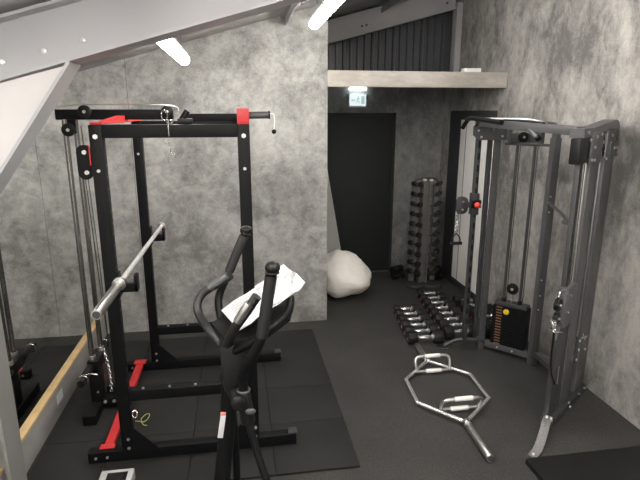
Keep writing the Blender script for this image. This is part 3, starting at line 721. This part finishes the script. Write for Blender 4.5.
for t in (-.075, .06):
    q = sc + sd * t
    MB().cyl(q + V(0, 0, zt), q + V(0, 0, 1.80), .0125, 14).build('stack_guide_rod', 'gun_d', ft)
    MB().cyl(q + V(0, 0, zt + .02), q + V(0, 0, zt + .06), .022, 14, r2=.017).build('rod_bushing', 'plastic', ft)
    q2 = q + sd * .022
    MB().cyl(q2 + V(0, 0, zt + .05), q2 + V(0, 0, 1.80), .0035, 6).build('cable', 'cable', ft)
q = sc + V(-.01, 0, 0)
pulley(q + V(0, 0, .60), .048, .02, sn_, parent=ft)
MB().cyl(q + V(0, 0, zt + .02), q + V(0, 0, .56), .009, 10).sph(q + V(0, 0, zt + .055), .014).build('lifting_bolt', 'steel', ft)
# side shroud low between stack and rear post
MB().prism([(2.375, 3.665, .09), (2.40, 3.60, .09), (2.40, 3.60, .20), (2.375, 3.665, .30)], (-.02, -.01, 0)).build('stack_shroud', 'gun_d', ft)
# near column along direction d
In, Out = Vector((1.985, 2.81, 0)), Vector((2.52, 3.215, 0)); KT = 1.45; dd = (Out - In).normalized(); na = math.atan2(dd.y, dd.x); nn = Vector((dd.y, -dd.x, 0))
def npt(t, z, o=0.): p = In + dd * t * KT + nn * o; return V(p.x, p.y, z)
def nbox(mb, t0, t1, z0, z1, th, o=0., bev=.004):
    c = npt((t0 + t1) / 2, (z0 + z1) / 2, o); return mb.obox(c, ((t1 - t0) * KT, th, z1 - z0), na, bev)
nbox(MB(), .13, .245, 0, 1.93, .06, bev=.008).build('column_post', 'gun', ft)
nbox(MB(), .315, .455, 0, 1.95, .07, bev=.012).build('column_post', 'gun', ft)
nbox(MB(), .245, .315, .02, 1.9, .02, -.015, .002).build('post_channel', 'gun_d', ft)
MB().cyl(npt(.262, .06, .01), npt(.262, 1.82, .01), .010, 12).build('guide_rod', 'chrome', ft)
MB().cyl(npt(.298, .5, .012), npt(.298, 1.80, .012), .006, 8).build('guide_rod', 'steel', ft)
nbox(MB(), .03, .06, .3, 1.78, .03, 0, .003).build('adjustment_rail', 'gun_d', ft)
for t, mt in ((.072, 'rod'), (.10, 'chrome')): MB().cyl(npt(t, .72, .014), npt(t, 1.78, .014), .0085, 12).build('guide_rod', mt, ft)
# head with pulleys
hd = MB(); arc = [(t, z) for t, z in [(-.02, 1.90), (-.02, 1.955), (.10, 1.955), (.30, 1.985), (.40, 2.0), (.44, 1.99), (.465, 1.96), (.472, 1.92), (.472, 1.80), (.455, 1.90), (.43, 1.935), (.30, 1.94), (.12, 1.905)]]
hd.prism([npt(t, z, -.04) for t, z in arc], nn * .08)
nbox(hd, .09, .235, 1.735, 1.93, .012, .036, .002); nbox(hd, .36, .47, 1.755, 1.86, .012, .034, .002)
nbox(hd, .05, .21, 1.77, 1.91, .05, -.01, .002)
hdo = hd.build('head_housing', 'gun', ft)
nbox(MB(), -.03, .085, 1.745, 1.90, .06, 0, .012).build('pulley_cover', 'plastic', ft)
nbox(MB(), .36, .46, 1.82, 1.945, .03, 0, .004).build('inner_cover', 'gun_d', ft)
for t, z in ((.275, 1.86), (.33, 1.80)): pulley(npt(t, z, .015), .042, .02, nn, parent=ft)
pb = MB()
for t, z, o_ in ((.02, 1.93, .042), (.13, 1.90, .044), (.19, 1.915, .044), (.12, 1.84, .044), (.135, 1.76, .044), (.10, 1.765, .044), (.41, 1.815, .042), (.45, 1.815, .042), (.30, 1.755, .044), (.27, 1.77, .044), (.36, 1.90, .04), (.06, 1.885, .04)):
    bolt(pb, npt(t, z, o_), nn, r=.010)
pb.build('bolt', 'bolt', hdo)
# near carriage, hook
cr2 = nbox(nbox(MB(), .015, .135, .70, .965, .07, .01, .01), .0, .05, .73, .93, .05, .02, .015).build('carriage', 'gun', ft)
pulley(npt(-.03, .87, .01), .040, .03, nn, parent=cr2); pulley(npt(-.03, .78, .01), .036, .03, nn, parent=cr2)
pb = MB()
for t, z in ((.045, .91), (.035, .80)): bolt(pb, npt(t, z, .045), nn, r=.011)
pb.tube([npt(-.055, .93, .02), npt(-.03, .965, .02), npt(.01, .96, .03), npt(.05, .935, .04)], .005, 8)
pb.build('carriage_fitting', 'chrome', cr2)
# low shroud plate and base of near column
shp = [npt(-.01, 0, .02), npt(.14, 0, .02), npt(.14, .70, .02), npt(.02, .70, .02), npt(-.01, .62, .02)]
MB().prism(shp, -nn * .03, .002).build('side_shroud', 'gun_d', ft)
sl = MB().cyl(npt(.06, .27, .0205), npt(.06, .40, .0205), .005, 8).build('shroud_slot', 'steel', ft)
nbox(MB(), .02, .445, 0, .055, .08, .02, .008).build('column_base', 'gun_d', ft)
pb = MB()
for t, z in ((.14, .10), (.17, .05), (.30, .062), (.38, .062)): bolt(pb, npt(t, z, .075), (0, 0, 1) if z == .062 else nn, r=.009)
for t, z, o_ in ((.30, .47, .03), (.335, .50, .03), (.36, .46, .036), (.39, .36, .036), (.30, .40, .03), (.285, .33, .03)): bolt(pb, npt(t, z, o_), nn, r=.011)
pb.bar(npt(.29, .50, .045), npt(.38, .47, .045), .006, .012)
pb.build('bolt', 'bolt', ft)
ff = MB()
MB().bar((2.02, 2.83, .045), (1.95, 2.745, .045), .07, .05, .008).build('foot_beam', 'gun_d', ft)
ffp = [(1.985, 2.775, .082), (1.93, 2.715, .082), (1.87, 2.645, .062), (1.815, 2.585, .034), (1.76, 2.53, .020), (1.70, 2.485, .018)]
fq = Vector((1, -1.02, 0))  .normalized() * .027
t = bmesh.new(); rows = []
for p in ffp:
    p = Vector(p); rows.append([t.verts.new(p + fq), t.verts.new(p - fq), t.verts.new(p - fq - V(0, 0, .014)), t.verts.new(p + fq - V(0, 0, .014))])
for i in range(len(rows) - 1):
    for k in range(4): t.faces.new((rows[i][k], rows[i][(k + 1) % 4], rows[i + 1][(k + 1) % 4], rows[i + 1][k]))
t.faces.new(rows[0]); t.faces.new(list(reversed(rows[-1]))); bmesh.ops.recalc_face_normals(t, faces=t.faces)
ff._merge(t); ff.cyl((1.705, 2.49, .004), (1.705, 2.49, .022), .02, 16)
ff.build('foot_plate', 'polish', ft, 60)['label'] = 'shiny metal foot plate'
pb = MB(); bolt(pb, (1.965, 2.765, .082), (0, 0, 1)); bolt(pb, (1.985, 2.745, .082), (0, 0, 1)); bolt(pb, (1.715, 2.50, .02), (0, 0, 1)); pb.build('bolt', 'bolt', ft)
# handles between rear post and near column
MB().bar((2.34, 3.58, 1.375), (2.10, 2.93, 1.355), .02, .018, .003).build('tie_bar', 'gun', ft)
MB().tube([(2.10, 2.93, 1.325), (2.14, 3.03, 1.33), (2.165, 3.12, 1.325)], .013, 10).build('side_grip', 'steel', ft)
# cables
MB().cyl(npt(.045, .95, .02), npt(.045, 1.75, .02), .003, 6).build('cable', 'cable', ft)

# snap hook and chain handle hanging from far carriage
ch = thing('chain_attachment', 'black pull handle on a chrome chain hanging from the far pulley carriage', 'gym attachment', (1.80, 3.93, 1.1))
cm_ = MB().tube([(1.82, 3.93, 1.315), (1.79, 3.93, 1.325), (1.765, 3.93, 1.30), (1.765, 3.93, 1.26), (1.775, 3.93, 1.235)], .006, 8)
for k in range(9): cm_.torus((1.768 + .003 * math.sin(k * 2), 3.93, 1.225 - k * .017), .010, .0032, Matrix.Rotation(PI / 2 * (k % 2), 3, 'Z') @ Matrix.Rotation(PI / 2, 3, 'X'), seg=10, rs=6)
cm_.build('chain', 'chrome', ch)
MB().tube([(1.768, 3.93, 1.07), (1.735, 3.93, 1.03), (1.73, 3.93, .985)], .005, 6).tube([(1.768, 3.93, 1.07), (1.80, 3.93, 1.03), (1.805, 3.93, .985)], .005, 6).build('strap', 'plastic', ch)
MB().cyl((1.715, 3.93, .985), (1.82, 3.93, .985), .014, 14, bev=.003).build('grip', 'plastic', ch)
ch = thing('snap_hook', 'chrome snap hook and black strap hanging from the near low carriage', 'hook', (1.95, 2.80, .7))
MB().torus(npt(-.07, .76, .02), .022, .005, Matrix.Rotation(na, 3, 'Z') @ Matrix.Rotation(PI / 2, 3, 'X'), (1, 1, 1.5)).torus(npt(-.06, .715, .02), .016, .0045, Matrix.Rotation(na + .8, 3, 'Z') @ Matrix.Rotation(PI / 2, 3, 'X')).tube([npt(-.06, .70, .02), npt(-.02, .685, .025), npt(.02, .665, .03)], .005, 8).cyl(npt(-.11, .80, .02), npt(-.08, .79, .02), .009, 8).cyl(npt(-.10, .745, .02), npt(-.07, .755, .02), .008, 8).build('hook', 'chrome', ch)
MB().tube([npt(-.06, .70, .02), npt(-.058, .55, .02), npt(-.04, .42, .02), npt(.01, .30, .03)], .007, 8).build('strap', 'plastic', ch)

# ---------------------------------------------------------------- dumbbells
def make_dumbbell(kind, r, L, h, label, group):
    """axis along X, lying on z=0"""
    t = thing('dumbbell', label, 'dumbbell', (0, 0, 0), group)
    for s_ in (-1, 1):
        x0, x1 = s_ * (L / 2 - h), s_ * L / 2
        a = MB(); seg = 8 if kind == 'floor' else 12
        t_ = bmesh.new(); bmesh.ops.create_cone(t_, cap_ends=True, segments=seg, radius1=r, radius2=r, depth=h)
        bmesh.ops.bevel(t_, geom=list(t_.edges), offset=r * .14, segments=2, profile=.6, affect='EDGES')
        bmesh.ops.rotate(t_, cent=(0, 0, 0), matrix=Matrix.Rotation(PI / 2, 3, 'Y') @ Matrix.Rotation(PI / seg, 3, 'Z'), verts=t_.verts)
        bmesh.ops.translate(t_, vec=((x0 + x1) / 2, 0, r * math.cos(PI / seg)), verts=t_.verts)
        a._merge(t_); hd_ = a.build('weight_head', 'rub', t)
        if kind == 'floor':
            zc = r * math.cos(PI / seg)
            MB().torus((x1 - s_ * .001, 0, zc), r * .62, .0016, Matrix.Rotation(PI / 2, 3, 'Y'), seg=20, rs=6).build('rim_ring', 'gun', hd_)
            MB().prism([(x1, -r * .20, zc + r * .02), (x1, 0, zc + r * .18), (x1, r * .20, zc + r * .02), (x1, 0, zc - r * .12)], (s_ * .0015, 0, 0)).build('emblem', 'redk', hd_)
            MB().box((x1 - .0002 if s_ > 0 else x1 - .0012, -r * .25, zc - r * .34), (x1 + .0012 if s_ > 0 else x1 + .0002, r * .25, zc - r * .22)).build('emblem', 'white', hd_)
    zc = r * math.cos(PI / (8 if kind == 'floor' else 12)); g_ = L / 2 - h
    if kind == 'floor':
        MB().lathe([(.028, -g_), (.028, -g_ * .86), (.015, -g_ * .7), (.018, -g_ * .35), (.022, 0), (.018, g_ * .35), (.015, g_ * .7), (.028, g_ * .86), (.028, g_)], (0, 0, zc), 'X', 18).build('handle', 'polish', t)
    else:
        MB().cyl((-g_, 0, zc), (g_, 0, zc), .013, 12).build('handle', 'gun_d', t)
    return t
ordn = ['farthest', 'second farthest', 'third farthest', 'fourth farthest', 'fifth farthest', 'sixth farthest', 'seventh farthest', 'eighth farthest', 'ninth farthest']
rows_ = [('left', (1.68, 4.85), (1.625, 4.13), 6, 'dumbbells in the left floor row', .052, .062),
         ('middle', (2.085, 5.26), (1.985, 4.19), 8, 'dumbbells in the middle floor row', .052, .068),
         ('right', (2.385, 4.95), (2.375, 4.17), 6, 'dumbbells in the right floor row', .064, .08)]
for nm, a, b_, n_, grp, ra, rb_ in rows_:
    for k in range(n_):
        f = k / (n_ - 1)
        lab = 'black rubber dumbbell with chrome handle, %s in the %s floor row' % (ordn[k] if k < n_ - 1 else 'nearest', nm)
        rr = ra + (rb_ - ra) * f
        db = make_dumbbell('floor', rr, .265 + .06 * f, .066 + .02 * f, lab, grp)
        db.location = (a[0] + (b_[0] - a[0]) * f, a[1] + (b_[1] - a[1]) * f, 0)
        db.rotation_euler.z = -.04 + random.uniform(-.05, .05)

# dumbbell tower
tw = thing('dumbbell_tower', 'grey upright tower rack holding small black dumbbells', 'dumbbell rack', (2.15, 5.70, 0))
MB().cyl((2.06, 5.66, 0), (2.06, 5.66, .035), .12, 32, bev=.01).cyl((2.24, 5.62, 0), (2.24, 5.62, .045), .13, 32, bev=.01).build('foot_disc', 'gun_d', tw)
MB().box((2.095, 5.67, .03), (2.205, 5.74, 1.27), .01).build('column', 'tower_grey', tw)
for rx in (2.105, 2.178): MB().box((rx, 5.645, .03), (rx + .022, 5.669, 1.28), .004).build('front_rail', 'tower_grey', tw)
MB().box((1.985, 5.68, .06), (2.05, 5.72, 1.24), .004).build('side_rail', 'tower_grey', tw)
MB().box((2.25, 5.68, .06), (2.31, 5.72, 1.24), .004).build('side_rail', 'tower_grey', tw)
MB().tube([(2.01, 5.69, 1.24), (2.03, 5.69, 1.285), (2.10, 5.69, 1.30), (2.20, 5.69, 1.30), (2.27, 5.69, 1.285), (2.295, 5.69, 1.24)], .012, 10).build('top_hoop', 'gun_d', tw)
MB().box((2.10, 5.64, 1.275), (2.135, 5.67, 1.30), .003).box((2.18, 5.64, 1.27), (2.215, 5.67, 1.295), .003).build('top_clip', 'white', tw)
lv = [1.25, 1.165, 1.08, .985, .885, .775, .665, .54, .41, .27]
wordn = ['top', 'second', 'third', 'fourth', 'fifth', 'sixth', 'seventh', 'eighth', 'ninth', 'bottom']
for k in range(10):
    f = k / 9.; z = 1.235 - k * .1175
    for sd_, x_, rot in (('left', 2.005, -1.12), ('right', 2.262, .95)):
        r_ = .026 + .008 * f
        MB().bar((x_ + (.01 if sd_ == 'left' else -.01), 5.60, z - .012), (2.12 if sd_ == 'left' else 2.18, 5.68, z - .02), .03, .008, .002).build('cradle', 'gun_d', tw)
        lab = 'small black dumbbell on the %s side of the tower rack, %s level' % (sd_, wordn[k])
        db = make_dumbbell('tower', r_, .15 + .03 * f, .042 + .006 * f, lab, 'small dumbbells on the tower rack')
        db.location = (x_, 5.585, z - .008); db.rotation_euler.z = rot
for (x_, y_, z_, rot, lab) in ((1.94, 5.98, 0, .35, 'black dumbbell lying on the floor left of the tower rack'), (1.925, 5.98, .085, .5, 'black dumbbell stacked on another left of the tower rack'),
                               (2.40, 5.86, 0, .2, 'black dumbbell lying on the floor right of the tower rack'), (2.385, 5.86, .085, .7, 'black dumbbell stacked on another right of the tower rack')):
    db = make_dumbbell('tower', .045, .17, .06, lab, None); db.location = (x_, y_, z_); db.rotation_euler.z = rot

# ---------------------------------------------------------------- hex bar
hx = thing('hex_bar', 'chrome hexagonal trap bar with raised handles lying on the floor', 'trap bar', (1.48, 3.35, 0))
zf = .030
Pc = [V(1.445, 2.86, zf), V(1.205, 3.14, zf), V(1.225, 3.47, zf), V(1.50, 3.745, zf), V(1.755, 3.47, zf), V(1.735, 3.12, zf)]
fr = MB()
for i in range(6):
    a, b_ = Pc[i], Pc[(i + 1) % 6]; fr.tube([a, b_], .0145, 14, False); fr.sph(a, .0155, seg=14)
fr.build('hexagon_frame', 'satin_chrome', hx)
for a, b_ in ((V(1.447, 2.86, zf), V(1.43, 2.485, zf)), (V(1.50, 3.745, zf), V(1.512, 4.04, zf))):
    ax = (b_ - a).normalized()
    sl = MB().cyl(a + ax * .02, b_, .0255, 22, bev=.002).build('sleeve', 'steel', hx)
    MB().cyl(a - ax * .01, a + ax * .03, .032, 20, bev=.003).build('collar', 'chrome', sl)
    MB().cyl(b_, b_ + ax * .002, .017, 18).build('end_cap', 'gun_d', sl)
for (y_, dy, xl, xr) in ((3.03, -.055, 1.325, 1.615), (3.575, .045, 1.345, 1.635)):
    hn = MB().tube([V(xl, y_, zf), V(xr, y_, zf)], .0125, 12, False)
    hn.tube([V(xl + .012, y_, zf), V(xl, y_ + dy * .6, .10), V(xl + .03, y_ + dy, .135), V((xl + xr) / 2, y_ + dy, .138), V(xr - .03, y_ + dy, .135), V(xr, y_ + dy * .6, .10), V(xr - .012, y_, zf)], .0125, 12)
    ho = hn.build('handle_frame', 'steel', hx)
    xm = (xl + xr) / 2
    MB().cyl((xm - .065, y_, zf), (xm + .065, y_, zf), .0165, 16, bev=.002).cyl((xm - .065, y_ + dy, .138), (xm + .065, y_ + dy, .138), .0165, 16, bev=.002).build('knurled_grip', 'white_door', ho)['label'] = 'pale worn grip'

# ---------------------------------------------------------------- sack and leaning sheet in the alcove
sk = MB(); t = bmesh.new(); bmesh.ops.create_icosphere(t, subdivisions=5, radius=1)
for v in t.verts:
    p = v.co.copy(); q = p.copy()
    w = 1.0 - .22 * max(0, p.z) ** 1.5 + .06 * max(0, -p.z)
    q.x *= .325 * w; q.y *= .31 * w; q.z = .285 * p.z if p.z > 0 else .25 * p.z
    q.x -= .05 * max(0, p.z)
    nzv = noise.noise(p * 1.6 + V(3, 1, 0)) * .05 + abs(noise.noise(V(p.x * 3, p.y * 3, p.z * 8))) * -.018 + noise.noise(p * 7) * .006
    q += p.normalized() * nzv
    q.z = max(q.z, -.235)
    v.co = q + V(1.145, 5.50, .24)
sk._merge(t)
tag(sk.build('stuffed_sack', 'sack', smooth=180), 'big cream stuffed sack on the floor at the concrete wall corner', 'sack')
ul_, ur_ = V(-.985, 0, -.171), V(-.171, 0, .985)
p0 = V(1.245, 5.84, .062)
pts = [p0, p0 + ur_ * 2.0, p0 + ur_ * 2.0 + ul_ * .36, p0 + ul_ * .36]
tag(MB().prism(pts, (0, .03, 0), .003).build('leaning_board', 'sheet'), 'pale tall board leaning to the left behind the cream sack', 'board')

# ---------------------------------------------------------------- world, camera
w = bpy.data.worlds.new('world'); bpy.context.scene.world = w; w.use_nodes = True
w.node_tree.nodes['Background'].inputs[0].default_value = (.02, .02, .02, 1)
w.node_tree.nodes['Background'].inputs[1].default_value = .3
cam = bpy.data.cameras.new('camera'); co = bpy.data.objects.new('camera', cam); C.objects.link(co)
cam.sensor_width = 36; cam.lens = 515 / 640 * 36; cam.clip_start = .05
co.location = (0, 0, 2.05); co.rotation_euler = (math.radians(90 - 14), 0, math.radians(-9))
bpy.context.scene.camera = co
vs = bpy.context.scene.view_settings
vs.view_transform = 'Standard'; vs.look = 'None'; vs.gamma = 1; vs.use_curve_mapping = False; vs.exposure = 1.15
